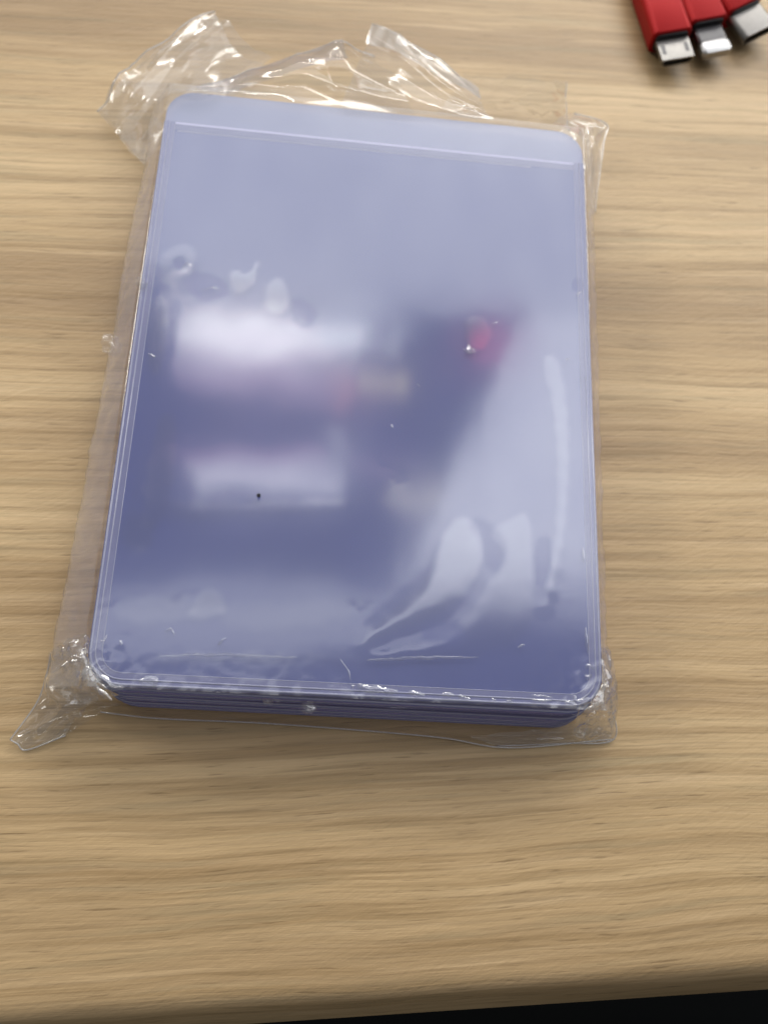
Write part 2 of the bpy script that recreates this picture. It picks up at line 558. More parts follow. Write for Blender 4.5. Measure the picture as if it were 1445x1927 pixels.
# ------------------------------------------------------------------ stack of card holders
W2, H2 = 38.0, 52.5
NH = 10
PITCH = (TOP - 0.2) / NH
LIP = 7.2


def holder_meshes():
    t = 0.42; tb = 0.66
    back = slab(round_rect(-W2, W2, -H2, H2, 5.0), 0.05, 0.05 + tb, 0.07)
    front = slab(round_rect(-W2, W2, -H2, H2 - LIP, 5.0)[16 - 16:], PITCH - 0.02 - t, PITCH - 0.02, 0.07)
    # front sheet: square upper corners
    pts = [(W2, H2 - LIP), (-W2, H2 - LIP)] + round_rect(-W2, W2, -H2, H2, 5.0)[16:]
    # keep only the two lower rounded corners
    rr = round_rect(-W2, W2, -H2, H2, 5.0)
    low = [p for p in rr if p[1] < 0]
    pts = [(W2, H2 - LIP), (-W2, H2 - LIP)] + low
    front = slab(pts, PITCH - 0.03 - t, PITCH - 0.03, 0.07)
    # welded rim: a U along both sides and the foot
    def path(inset, up):
        rp = [p for p in round_rect(-W2 + inset, W2 - inset, -H2 + inset, H2, max(0.8, 5.0 - inset), 6) if p[1] < 0]
        return np.array([(-W2 + inset, H2 - LIP, up)] + [(x, y, up) for x, y in rp] + [(W2 - inset, H2 - LIP, up)])
    rims = []
    for inset, r in ((0.30, 0.20), (1.0, 0.15), (1.95, 0.07)):
        rims.append(tube(path(inset, PITCH - 0.05), r, 6))
    fill = tube(path(0.5, PITCH * 0.5), 0.28, 6)
    # pale mouth line and the paler strip beside it, laid flat on the front sheet
    for ya, yb, xa, xb in ((-0.05, -0.5, 0.4, 0.4), (-1.75, -2.05, 2.5, 10.0), (-0.55, -1.70, 0.6, 0.6)):
        y0 = H2 - LIP
        rims.append(mesh_from(np.array([(-W2 + xa, y0 + yb, PITCH - 0.02), (W2 - xb, y0 + yb, PITCH - 0.02), (W2 - xb, y0 + ya, PITCH - 0.02), (-W2 + xa, y0 + ya, PITCH - 0.02)]) * MM, [(0, 1, 2, 3)], False))
    pa = path(0.15, PITCH - 0.015); pb = path(2.0, PITCH - 0.015)
    nn = len(pa)
    band = mesh_from(np.concatenate([pa, pb]) * MM, [(i, i + 1, nn + i + 1, nn + i) for i in range(nn - 1)], False)
    return back, front, rims, fill, band


bk, ft, rims, fill, band = holder_meshes()
proto = bpy.data.objects.new('card_holder', None)
COL.objects.link(proto)
proto.empty_display_size = 0.01
for me_, mm_ in ((bk, M_BACK), (ft, M_FRONT)):
    me_.materials.append(mm_); me_.materials.append(M_EDGE)     # cut edges gather the tint
link('back_sheet', bk, None, proto)
link('front_sheet', ft, None, proto)
link('weld_band', band, M_WELD, proto)
link('weld_line', rims[0], M_RIM, proto)
link('weld_line', rims[1], M_RIM, proto)
link('weld_line', rims[2], M_RIM, proto)
link('mouth_line', rims[3], M_LINE, proto)
link('mouth_line', rims[4], M_RIM, proto)
link('mouth_band', rims[5], M_WELD, proto)
link('side_weld', fill, M_EDGE, proto)


def copy_thing(root):
    c = root.copy(); COL.objects.link(c)
    for ch in list(root.children):
        d = ch.copy(); COL.objects.link(d); d.parent = c
    return c


for i in range(NH):
    h = proto if i == 0 else copy_thing(proto)
    k = NH - 1 - i                         # 0 = topmost
    dep = (k + 0.5) / NH if k else 0
    sx = random.uniform(-0.2, 0.2) + 0.9 * dep if k else 0
    lean = -2.7 * dep ** 0.85 + random.uniform(-0.18, 0.18) if k else 0
    h.location = (sx * MM, lean * MM, (0.1 + i * PITCH) * MM)
    h.rotation_euler = (0, 0, math.radians(random.uniform(-0.25, 0.25) - 0.5 * dep) if k else 0)
    if k == 0:
        tag(h, 'topmost lavender vinyl card holder, its whole face showing through the film', 'card holder', 'vinyl card holders stacked in the bag')
    elif i == 0:
        tag(h, 'lowest lavender vinyl card holder in the stack, resting nearest the desk', 'card holder', 'vinyl card holders stacked in the bag')
    else:
        tag(h, 'lavender vinyl card holder inside the stack, showing only its thin stacked edge', 'card holder', 'vinyl card holders stacked in the bag')

# ------------------------------------------------------------------ clear bag
bag = bpy.data.objects.new('clear_bag', None)
COL.objects.link(bag)
bag.empty_display_size = 0.02
tag(bag, 'crinkled clear plastic bag wrapped round the stack of lavender card holders', 'plastic bag')


def sstep(a, b, x):
    t = np.clip((x - a) / (b - a), 0, 1)
    return t * t * (3 - 2 * t)


def poly_dist(X, Y, poly):
    """signed distance to a polygon, positive inside (mm)"""
    poly = np.array(poly)
    d = np.full(X.shape, 1e9); inside = np.zeros(X.shape, bool)
    n = len(poly)
    for i in range(n):
        a = poly[i]; b = poly[(i + 1) % n]
        e = b - a
        t = np.clip(((X - a[0]) * e[0] + (Y - a[1]) * e[1]) / (e @ e), 0, 1)
        d = np.minimum(d, np.hypot(X - a[0] - t * e[0], Y - a[1] - t * e[1]))
        cond = ((a[1] > Y) != (b[1] > Y)) & (X < (b[0] - a[0]) * (Y - a[1]) / (b[1] - a[1] + 1e-12) + a[0])
        inside ^= cond
    return np.where(inside, d, -d)


def P2(*pts):
    return [tuple(at(x, y, TOP)[:2]) for x, y in pts]


# loose places of the film over the top face: outline in the photograph, lift (mm), soft edge (mm), slope x, slope y
# each: outline, air gap (0 clings .. 1 free), edge softness (mm), slope x, slope y
LOOSE = [
    (P2((430, 520), (445, 512), (465, 520), (488, 488), (480, 530), (462, 555), (440, 552)), 0.75, 0.35, 0.0, 0.010),
    (P2((490, 585), (505, 530), (525, 522), (542, 545), (548, 592)), 0.6, 0.5, 0.0, 0.003),
    (P2((548, 560), (580, 575), (600, 600), (580, 620), (552, 610)), -0.5, 0.8, 0.0, -0.004),
    (P2((350, 520), (395, 515), (428, 528), (428, 565), (370, 572)), -0.35, 0.6, 0.0, 0.0),
    (P2((305, 475), (350, 460), (372, 480), (368, 505), (340, 520), (330, 545), (300, 540)), 0.35, 0.6, 0.008, 0.012),
    (P2((320, 492), (345, 480), (352, 500), (335, 512)), -0.7, 0.4, 0.0, 0.0),
    (P2((285, 560), (320, 560), (308, 690), (290, 715), (272, 660)), 0.6, 0.6, 0.0, 0.0),
    (P2((328, 560), (345, 575), (325, 690), (312, 680)), -0.4, 0.5, 0.0, 0.0),
    (P2((300, 780), (335, 780), (332, 880), (315, 960), (292, 1000), (268, 985), (282, 880)), 0.55, 0.6, 0.0, 0.0),
    (P2((262, 870), (280, 840), (285, 900), (250, 985), (240, 960)), 0.20, 0.5, 0.0, -0.004),
    (P2((235, 960), (275, 975), (300, 1000), (278, 1040), (240, 1030), (225, 1010)), 0.5, 0.7, 0.0, -0.016),
    (P2((300, 965), (330, 940), (400, 950), (640, 940), (700, 945), (560, 965), (330, 985)), 0.35, 0.9, 0.0, -0.006),
    (P2((868, 610), (890, 595), (918, 605), (925, 640), (905, 664), (875, 655)), 0.7, 0.35, -0.002, -0.004),
    (P2((1018, 672), (1050, 672), (1062, 760), (1070, 860), (1064, 980), (1042, 1100), (1024, 1150), (1022, 1140), (1046, 1000), (1050, 850), (1034, 740)), 0.30, 0.6, -0.008, -0.010),
    (P2((675, 1222), (690, 1190), (740, 1145), (785, 1110), (815, 1070), (838, 1000), (862, 970), (900, 990), (912, 1040), (896, 1090), (850, 1140), (780, 1175), (730, 1195)), 0.40, 0.45, -0.005, -0.009),
    (P2((880, 985), (910, 975), (945, 1010), (958, 1050), (930, 1085), (905, 1060), (900, 1010)), -0.35, 0.8, 0.0, 0.0),
    (P2((915, 1000), (950, 985), (985, 960), (1000, 1000), (1004, 1150), (985, 1190), (960, 1215), (880, 1235), (800, 1240), (690, 1240), (720, 1225), (850, 1195), (905, 1120), (955, 1050)), 0.28, 0.5, -0.004, -0.007),
    (P2((1000, 1020), (1035, 1010), (1030, 1090), (1005, 1110)), -0.45, 0.6, 0.0, 0.0),
    (P2((790, 1185), (850, 1165), (890, 1200), (800, 1215)), -0.5, 0.6, 0.0, 0.0),
    (P2((365, 1135), (385, 1108), (415, 1110), (430, 1150), (400, 1165), (350, 1160)), 0.55, 0.6, 0.0, -0.010),
    (P2((220, 1135), (290, 1120), (360, 1115), (380, 1160), (300, 1175), (225, 1170)), 0.30, 0.9, 0.0, -0.006),
    (P2((420, 1130), (520, 1140), (700, 1115), (690, 1160), (480, 1190), (410, 1175)), 0.22, 1.2, 0.0, -0.006),
    (P2((280, 1232), (420, 1225), (700, 1236), (900, 1236), (900, 1243), (700, 1248), (420, 1240), (285, 1243)), 0.30, 0.35, 0.0, 0.0),
    (P2((1072, 530), (1095, 526), (1098, 550), (1078, 552)), -0.5, 0.3, 0.02, -0.02),
]


def film_height(X, Y):
    Z = np.zeros(X.shape); G = np.zeros(X.shape)
    for poly, gap, soft, gx, gy in LOOSE:
        for _ in range(2):                     # round the outline off
            q = np.array(poly); nx = np.roll(q, -1, 0)
            poly = np.stack([0.75 * q + 0.25 * nx, 0.25 * q + 0.75 * nx], 1).reshape(-1, 2)
        # ragged outline
        J = 0.5 * np.sin(X * 1.1 + Y * 0.7) * np.sin(Y * 0.9 - X * 0.4)
        d = poly_dist(X, Y, poly) + J * 0.5
        c = np.mean(poly, 0)
        pv = np.array(poly) - c
        low = (pv @ np.array([gx, gy])).min()
        Z += 0.55 * sstep(-1.8, 2.0, d) * (gx * (X - c[0]) + gy * (Y - c[1]) - low * 0.8)
        G += gap * sstep(-soft, soft, d)
    return Z, G


def side_x(ypts, y):
    return np.interp(y, [p[0] for p in ypts], [p[1] for p in ypts])


P_GAP = [None]; P_CR = [None]


def build_body():
    # rows along y (front to back), columns across: left underside, left fold, top face, right fold, right underside
    ys_ = np.concatenate([np.arange(-H2 - 0.25, H2 + 0.8, 0.55)])
    lf = [at(92, 1255, 5), at(150, 960, 5), at(207, 640, 5.5), at(240, 450, 5.5), at(272, 300, 5.5)]
    rf = [at(1148, 1300, 5.5), at(1133, 1000, 5.5), at(1126, 700, 5.5), at(1119, 450, 5.5), at(1113, 320, 5.5)]
    lf = sorted([(p[1], p[0]) for p in lf]); rf = sorted([(p[1], p[0]) for p in rf])
    rows = []
    for y in ys_:
        xl = side_x(lf, y) + 0.5 * noise.noise(Vector((y * 0.09, 0, 3)))
        xr = side_x(rf, y) + 0.4 * noise.noise(Vector((y * 0.09, 5, 3)))
        row = []
        # left gusset, from below up to the top edge
        for s in np.linspace(0, 1, 9)[:-1]:
            row.append((-W2 + 1.5 + (xl + W2 - 1.5) * s ** 0.8, y, 0.3 + 5.0 * s ** 1.6))
        for s in np.linspace(0, 1, 13)[:-1]:
            bulge = 0.35 * math.sin(math.pi * s)
            row.append((xl + (-W2 - 0.1 - xl) * s - bulge * 0.8, y, 5.3 + (TOP + 0.25 - 5.3) * (s ** 0.85)))
        for x in np.linspace(-W2 - 0.1, W2 + 0.1, 150):
            row.append((x, y, TOP + 0.28))
        for s in np.linspace(0, 1, 13)[1:]:
            row.append((W2 + 0.1 + (xr - W2 - 0.1) * s + 0.3 * math.sin(math.pi * s), y, TOP + 0.25 + (5.5 - TOP - 0.25) * (s ** 1.1)))
        for s in np.linspace(0, 1, 9)[1:]:
            row.append((xr + (W2 - 1.5 - xr) * s, y, 5.5 - 5.2 * s))
        rows.append(row)
    P = np.array(rows)
    X, Y = P[..., 0], P[..., 1]
    topm = np.zeros(X.shape); topm[:, 20:170] = 1
    # pull of the film: fine waves everywhere, stronger creases by the rim and the two front corners
    ex = np.minimum(W2 - np.abs(X), 6); ey_f = np.clip(Y + H2, 0, 20)
    n, m_ = X.shape
    low = np.array([[noise.noise(Vector((X[i, j] * 0.045, Y[i, j] * 0.03, 1.5))) for j in range(m_)] for i in range(n)])
    mid = np.array([[noise.noise(Vector((X[i, j] * 0.16, Y[i, j] * 0.10, 7.5))) for j in range(m_)] for i in range(n)])
    rid = np.array([[ridged((X[i, j], Y[i, j], P[i, j, 2]), 0.22, 2) for j in range(m_)] for i in range(n)])
    rid2 = np.array([[ridged((X[i, j], Y[i, j], P[i, j, 2]), 0.55, 4, 3) for j in range(m_)] for i in range(n)])
    edge = np.exp(-np.maximum(ex, 0) / 1.6)
    cr = np.exp(-np.hypot(X - W2 + 1, Y + H2 - 1) / 2.4) + np.exp(-np.hypot(X + W2 - 1, Y + H2 - 1) / 2.2)
    frontw = np.exp(-ey_f / 3.0)
    leftband = np.exp(-np.maximum(X + W2, 0) / 5.0) * sstep(45, 25, Y)
    patch = np.clip(noise_field(X, Y, 0.03, 9) * 2.2 + 0.1, 0, 1)
    D = 0.20 * low + 0.028 * mid + 0.10 * rid2 * frontw * frontw + 0.012 * rid * leftband + 0.002 * rid2 * patch * sstep(30, 0, Y)
    spots = np.clip(noise_field(X, Y, 0.11, 4) - 0.42, 0, 1) * sstep(20, 0, Y)
    D = D + np.abs(0.35 * rid + 0.6 * rid2) * cr + 0.12 * np.abs(rid2) * spots
    D = D - D[:, 20:170].min() * 0
    fh, G = film_height(X, Y)
    lift = fh + np.maximum(D + 0.22, 0.0)
    G = G + np.clip(cr * 0.5, 0, 0.6) - 0.3 * edge * (1 - np.clip(cr * 2, 0, 1)) + 0.10 * mid + 0.02 * rid2 * sstep(10, -40, Y)
    P_GAP[0] = np.clip(0.25 + G, 0.0, 1.4)
    P_CR[0] = np.clip(cr * 1.3 + 0.25 * frontw * frontw + 0.25 * edge, 0, 1) * np.clip((rid2 - 0.30) * 3.0, 0, 1)
    P[..., 2] += topm * lift
    N = normals(P)
    side = (1 - topm)
    sgn = np.where(X < 0, 1.0, 1.0)
    for i in range(n):
        for j in list(range(0, 20)) + list(range(170, m_)):
            a = 0.28 * rid[i, j] + 0.12 * rid2[i, j] + 0.5 * max(0, rid2[i, j] - 0.45) * (noise.noise(Vector((Y[i, j] * 0.06, X[i, j], 2))) > 0.18)
            P[i, j] += N[i, j] * a * min(1, min(abs(j - 20), abs(j - 169)) / 3.0)
    P[..., 2] = np.maximum(P[..., 2], 0.2)
    return P


def noise_field(X, Y, s, seed):
    return np.array([[noise.noise(Vector((X[i, j] * s, Y[i, j] * s, seed * 1.7))) for j in range(X.shape[1])] for i in range(X.shape[0])])


BODY = build_body()
tm = grid_mesh(BODY[:, 19:171])
ga = tm.attributes.new('air_gap', 'FLOAT', 'POINT')
ga.data.foreach_set('value', P_GAP[0][:, 19:171].ravel().astype(np.float32))
ga = tm.attributes.new('crease', 'FLOAT', 'POINT')
ga.data.foreach_set('value', P_CR[0][:, 19:171].ravel().astype(np.float32))
link('top_film', tm, M_TOPF, bag)
link('side_film', grid_mesh(BODY[:, :20]), M_SIDE, bag)
link('side_film', grid_mesh(BODY[:, 170:]), M_SIDE, bag)


def flap(name, net, n, m_, amp, scale, seed, keep=(0, 0, 0, 0), material=None, edges=(), su=1.0, sv=1.0):
    P = crumple(surf(net, n, m_), amp, scale, seed, keep, su=su, sv=sv)
    o = link(name, grid_mesh(P), material or M_FLAP, bag)
    for e in edges:
        line = {'u0': P[0], 'u1': P[-1], 'v0': P[:, 0], 'v1': P[:, -1]}[e]
        link('lit_hem', tube(line, 0.16, 5), M_LIT_HEM, bag)
    return P


# left ear behind the top left corner, two layers
flap('corner_ear', [
    [(183, 210, 4), (222, 152, 9), (262, 108, 11), (330, 62, 12), (405, 22, 10)],
    [(200, 225, 3), (240, 172, 12), (290, 132, 15), (352, 92, 15), (432, 50, 9)],
    [(225, 252, 2.5), (262, 200, 14), (310, 165, 17), (392, 122, 16), (468, 85, 8)],
    [(268, 305, 6), (290, 230, 13), (322, 182, 20.6), (420, 172, 20.4), (515, 105, 6)]],
    64, 96, 0.65, 0.14, 1, (0, 0, 0, 0), None, ('u0',), 1.3, 0.55)
flap('corner_ear', [
    [(186, 212, 3.5), (224, 156, 6), (266, 112, 7), (332, 68, 8), (404, 26, 8)],
    [(215, 245, 1.5), (245, 200, 3), (295, 160, 5), (360, 110, 7), (420, 60, 6)],
    [(240, 280, 1), (270, 250, 2), (320, 205, 5), (400, 150, 8), (450, 100, 4)],
    [(275, 315, 1), (300, 280, 2), (340, 230, 5), (430, 180, 10), (500, 120, 3)]],
    44, 60, 0.6, 0.10, 2, su=1.2, sv=0.6)
# fold standing up behind the middle of the back edge
flap('back_flap', [
    [(340, 170, 20.5), (450, 180, 20.4), (560, 192, 20.3), (660, 204, 20.3), (780, 216, 20.3)],
    [(358, 168, 19), (470, 150, 18), (572, 132, 18.5), (655, 135, 18), (752, 160, 17)],
    [(372, 166, 17), (480, 129, 14), (570, 98, 16), (645, 73, 18), (705, 105, 12)]],
    50, 100, 0.65, 0.10, 3, (0.25, 0, 0, 0), M_FILM, ('u1',), 1.2, 0.6)
flap('fold', [
    [(372, 166, 17), (480, 129, 14), (570, 98, 16), (645, 73, 18)],
    [(400, 172, 14), (490, 142, 12), (580, 112, 14), (650, 98, 15)],
    [(425, 178, 12), (500, 152, 11), (588, 122, 12.5), (655, 110, 13)]],
    14, 60, 0.25, 0.10, 4, material=M_FOLD)
flap('back_flap', [
    [(640, 205, 20.3), (740, 212, 20.3), (840, 218, 20.2), (930, 226, 20.2)],
    [(668, 130, 13), (755, 152, 16), (832, 182, 18), (915, 212, 19)],
    [(688, 88, 10), (762, 108, 15), (826, 148, 17), (905, 192, 19)],
    [(700, 46, 8), (746, 62, 12), (815, 112, 14), (900, 165, 15)]],
    54, 70, 0.45, 0.11, 5, (0.2, 0, 0, 0), None, ('u1',), 1.3, 0.45)
flap('fold', [
    [(700, 46, 8), (746, 62, 12), (815, 112, 14), (900, 165, 15)],
    [(688, 80, 8.5), (745, 98, 12), (815, 140, 14), (905, 188, 17)]],
    10, 50, 0.3, 0.10, 6, material=M_FOLD)
flap('back_flap', [
    [(820, 214, 20.3), (920, 226, 20.3), (1000, 236, 20.2), (1070, 245, 19.5)],
    [(850, 178, 15), (930, 196, 14), (1000, 210, 13), (1066, 219, 12)],
    [(872, 140, 3), (940, 146, 2), (1000, 150, 1.5), (1065, 152, 1)]],
    36, 60, 0.5, 0.14, 7, (0.2, 0, 0, 0), M_FILM, ('v1',))
# right rear corner
flap('corner_ear', [
    [(1040, 232, 20.3), (1090, 256, 20), (1103, 310, 19), (1110, 410, 17)],
    [(1062, 216, 15), (1116, 240, 13), (1121, 292, 13), (1117, 405, 12)],
    [(1080, 213, 9), (1140, 233, 6), (1135, 272, 6), (1119, 400, 8)]],
    30, 50, 0.30, 0.20, 8, (0.2, 0.3, 0, 0), None, ('u1',))
flap('corner_ear', [
    [(1050, 250, 10), (1088, 275, 9), (1100, 330, 9), (1108, 410, 8)],
    [(1082, 214, 8), (1138, 235, 5.5), (1133, 274, 5.5), (1118, 400, 7)]],
    16, 34, 0.25, 0.20, 9)
# front: film drawn down over the stacked edges to the hem on the desk
flap('front_skirt', [
    [(162, 1270, 20.5), (300, 1295, 20.5), (480, 1305, 20.5), (650, 1314, 20.5), (820, 1322, 20.5), (980, 1329, 20.5), (1132, 1325, 20.4)],
    [(166, 1303, 14), (300, 1324, 13), (480, 1333, 13), (650, 1342, 13), (820, 1352, 13), (980, 1360, 13), (1137, 1348, 13)],
    [(176, 1328, 6), (300, 1346, 4), (480, 1354, 4), (650, 1364, 4), (820, 1382, 4), (980, 1392, 5), (1144, 1370, 5)],
    [(190, 1340, 1), (300, 1352, .6), (480, 1360, .6), (650, 1372, .6), (830, 1388, .7), (960, 1407, .7), (1152, 1391, .7)]],
    44, 170, 0.28, 0.16, 10, (0.15, 0.6, 0, 0), M_FRONTF, ('u1',))
flap('corner_ear', [
    [(1128, 1240, 15), (1136, 1300, 12), (1120, 1350, 8), (1020, 1372, 4), (880, 1385, 2)],
    [(1144, 1245, 9), (1147, 1310, 7), (1146, 1362, 4), (1040, 1392, 2), (900, 1392, 1)],
    [(1146, 1250, 8.5), (1149, 1320, 5), (1154, 1391, 1), (1060, 1399, .6), (935, 1404, .5)]],
    26, 80, 0.4, 0.20, 11, (0, 0.6, 0, 0), edges=('u1',))
# tail at the front left corner
flap('corner_tail', [
    [(97, 1228, 8), (88, 1270, 5), (70, 1322, 3), (20, 1392, 2)],
    [(122, 1220, 14), (106, 1282, 9), (84, 1338, 5), (34, 1400, 1.5)],
    [(150, 1245, 19), (142, 1300, 10), (112, 1348, 5), (52, 1411, .6)],
    [(168, 1288, 20), (185, 1328, 6), (150, 1355, 3), (124, 1384, .6)]],
    50, 64, 1.0, 0.22, 12, (0.12, 0, 0, 0.1), M_TAIL, ('u0', 'v1'), 1.2, 0.6)
flap('corner_tail', [
    [(95, 1245, 6), (85, 1290, 3), (62, 1340, 1.5), (26, 1396, 1)],
    [(140, 1300, 4), (130, 1325, 2), (100, 1360, 1), (50, 1408, .4)],
    [(230, 1328, 1), (205, 1332, 1), (165, 1358, .6), (122, 1386, .4)]],
    36, 46, 0.6, 0.20, 13, material=M_FILM)
flap('crinkle', [
    [(92, 1225, 9), (90, 1255, 6), (95, 1290, 4), (130, 1318, 3)],
    [(120, 1205, 15), (118, 1245, 13), (125, 1280, 10), (160, 1318, 7)],
    [(150, 1195, 19), (150, 1240, 18.5), (158, 1275, 16), (190, 1318, 10)],
    [(163, 1190, 20.6), (165, 1245, 20.8), (185, 1285, 20.6), (225, 1308, 19)]],
    64, 70, 1.3, 0.36, 14, (0.05, 0.1, 0.05, 0.05), M_TAIL)
flap('crinkle', [
    [(1090, 1330, 20.6), (1118, 1312, 20.8), (1132, 1280, 20.7), (1133, 1215, 20.5)],
    [(1085, 1350, 15), (1128, 1335, 17), (1140, 1290, 17), (1138, 1215, 17)],
    [(1080, 1372, 8), (1140, 1355, 10), (1146, 1300, 11), (1141, 1215, 12)],
    [(1075, 1395, 2), (1150, 1385, 2), (1150, 1310, 6), (1144, 1215, 9)]],
    64, 70, 1.0, 0.36, 15, (0.1, 0.05, 0.05, 0.05), M_TAIL)
for k, (knot, r, am) in enumerate([((212, 650), 16, 0.9), ((268, 535), 9, 0.5), ((580, 1322), 15, 0.8), ((505, 1315), 10, 0.4)]):
    kx, ky = knot
    z = (9.2, 19.0, 13.5, 14.5)[k]
    flap('crinkle', [[(kx - r * 0.8, ky - r * 1.2, z + .8), (kx, ky - r * 1.5, z + 1.2), (kx + r * 0.8, ky - r, z + .8)],
                     [(kx - r, ky, z + .8), (kx, ky, z + 2.0), (kx + r, ky, z + .8)],
                     [(kx - r * 0.7, ky + r, z + .8), (kx, ky + r * 1.2, z + 1.2), (kx + r * 0.9, ky + r * 1.1, z + .8)]],
         24, 24, am, 0.55, 20 + k)

# sharp little creases standing proud of the stretched film, where the photograph shows thin glints
def crease(px, width, height, z=None, seed=0, material=None):
    pts = np.array([at(x, y, (TOP + 0.42) if z is None else z) for x, y in px])
    seg = np.linalg.norm(np.diff(pts, axis=0), axis=1).sum()
    n = max(10, int(seg / 0.25)); k = 9
    line = catmull(pts, n) if len(pts) > 2 else pts[0] + (pts[1] - pts[0]) * np.linspace(0, 1, n)[:, None]
    t = np.gradient(line, axis=0); t /= np.linalg.norm(t, axis=1, keepdims=True) + 1e-9
    side = np.cross(t, [0, 0, 1.0])
    P = np.zeros((n, k, 3))
    for i in range(n):
        f = math.sin(math.pi * i / (n - 1)) ** 0.6
        q = Vector((i * 0.16, seed * 3.1, 0.0))
        w = width * (0.35 + 0.65 * f) * (1 + 0.5 * noise.noise(q * 1.7))
        h = height * f * (0.6 + 0.9 * abs(noise.noise(q + Vector((0, 9, 0)))))
        off = 0.35 * width * noise.noise(q + Vector((4, 0, 2)))
        for j in range(k):
            s_ = j / (k - 1) * 2 - 1
            P[i, j] = line[i] + side[i] * (s_ * w / 2 + off) + np.array([0, 0, h * (1 - abs(s_) ** 1.3)])
    link('crease', grid_mesh(P), material or M_TAIL, bag)


for k, c_ in enumerate([
        ([(672, 1290), (700, 1297), (748, 1303)], 1.1, 0.28), ([(768, 1304), (800, 1308)], 0.7, 0.18),
        ([(832, 1308), (842, 1306), (854, 1310)], 0.7, 0.25), ([(862, 1312), (873, 1314), (886, 1317)], 0.7, 0.25),
        ([(925, 1316), (934, 1317)], 0.45, 0.16), ([(952, 1319), (965, 1321)], 0.6, 0.2), ([(661, 1290), (668, 1291)], 0.5, 0.18),
        ([(150, 1216), (160, 1248), (176, 1276), (200, 1297)], 0.9, 0.26), ([(164, 1240), (180, 1268), (206, 1290), (232, 1297)], 1.2, 0.3),
        ([(178, 1285), (192, 1304), (212, 1318)], 0.8, 0.22), ([(262, 1285), (276, 1278), (292, 1282), (288, 1294)], 1.0, 0.3),
        ([(1101, 1258), (1110, 1252), (1116, 1260)], 0.7, 0.24), ([(1104, 1280), (1110, 1268)], 0.9, 0.3),
        ([(1130, 1240), (1136, 1285), (1122, 1322), (1100, 1338)], 0.8, 0.24), ([(1080, 1308), (1088, 1320), (1110, 1314)], 0.8, 0.24),
        ([(1000, 1309), (1022, 1310), (1040, 1313)], 0.35, 0.12), ([(1000, 1317), (1037, 1319)], 0.4, 0.13), ([(1062, 1322), (1085, 1327)], 0.9, 0.22),
        ([(188, 1205), (196, 1206), (203, 1195)], 0.35, 0.14), ([(226, 1206), (230, 1216)], 0.45, 0.16), ([(974, 1218), (988, 1212)], 0.5, 0.2),
        ([(690, 1243), (780, 1238), (900, 1237)], 0.5, 0.02), ([(300, 1236), (420, 1232), (560, 1238)], 0.5, 0.02),
        ([(380, 545), (400, 542), (412, 543)], 0.4, 0.15), ([(343, 505), (352, 496), (360, 502)], 0.5, 0.18),
        ([(880, 648), (884, 660), (892, 655)], 0.9, 0.3), ([(872, 655), (884, 664), (894, 660)], 0.6, 0.25), ([(926, 610), (936, 606)], 0.5, 0.14),
        ([(785, 722), (790, 728)], 0.35, 0.16), ([(1082, 556), (1096, 548)], 0.5, 0.2), ([(1064, 678), (1072, 674)], 0.45, 0.18), ([(1097, 711), (1103, 714)], 0.4, 0.18),
        ([(1096, 1030), (1098, 1060)], 0.5, 0.14), ([(1102, 1180), (1106, 1230)], 0.6, 0.18), ([(280, 665), (292, 672)], 0.6, 0.18),
        ([(310, 1190), (322, 1184), (330, 1196)], 0.4, 0.05), ([(410, 1215), (425, 1200)], 0.5, 0.06), ([(735, 800), (739, 806)], 0.4, 0.08),
        ([(640, 1240), (655, 1262), (660, 1285)], 0.3, 0.05)]):
    crease(c_[0], c_[1], c_[2], seed=k)
for k, c_ in enumerate([([(510, 1308), (520, 1312), (522, 1322)], 1.0, 0.3, 10.5), ([(575, 1303), (582, 1318), (578, 1330), (592, 1334)], 1.5, 0.4, 10.5),
                        ([(495, 1320), (510, 1317)], 0.8, 0.2, 9.0), ([(690, 1318), (770, 1325)], 0.35, 0.1, 10.0), ([(700, 1326), (780, 1333)], 0.35, 0.1, 8.5),
                        ([(712, 1335), (790, 1341)], 0.3, 0.1, 7.0), ([(1108, 1340), (1122, 1350)], 1.0, 0.3, 8.0), ([(1133, 1349), (1140, 1348)], 0.5, 0.2, 5.0),
                        ([(1010, 1391), (1035, 1388), (1060, 1391)], 0.5, 0.2, 2.0), ([(1098, 1385), (1106, 1362)], 0.5, 0.2, 3.0)]):
    crease(c_[0], c_[1], c_[2], z=c_[3], seed=50 + k)

# ------------------------------------------------------------------ dust
def dust():
    bm = bmesh.new()
    bmesh.ops.create_icosphere(bm, subdivisions=2, radius=0.00032)
    for v in bm.verts:
        v.co *= 1 + 0.35 * noise.noise(v.co * 6000)
        v.co.z *= 0.5
    me = bpy.data.meshes.new('dust'); bm.to_mesh(me); bm.free()
    o = link('dust_speck', me, M_DUST)
    p = at(487, 932, TOP + 0.8)
    o.location = p * MM
    tag(o, 'tiny dark dust speck lying on the film over the lower white reflection', 'dust speck')


dust()

# ------------------------------------------------------------------ red plugs
def prism(outline, length, y0=0.0, bev=0.25, taper=1.0):
    """outline in (x, z) mm extruded along +y from y0, chamfered ends"""
    o = np.array(outline); c = o.mean(0); n = len(o)
    s = 1 - bev / (np.abs(o - c).max())
    rings = [(c + (o - c) * s, y0), (o, y0 + bev), (c + (o - c) * taper, y0 + length - bev), (c + (o - c) * s * taper, y0 + length)]
    V = []; F = []
    for ring, y in rings:
        V += [(p[0] * MM, y * MM, p[1] * MM) for p in ring]
    for k in range(3):
        for i in range(n):
            j = (i + 1) % n
            F.append((k * n + j, k * n + i, (k + 1) * n + i, (k + 1) * n + j))
    F.append(tuple(range(n))); F.append(tuple(3 * n + i for i in range(n))[::-1])
    return mesh_from(V, F, False)


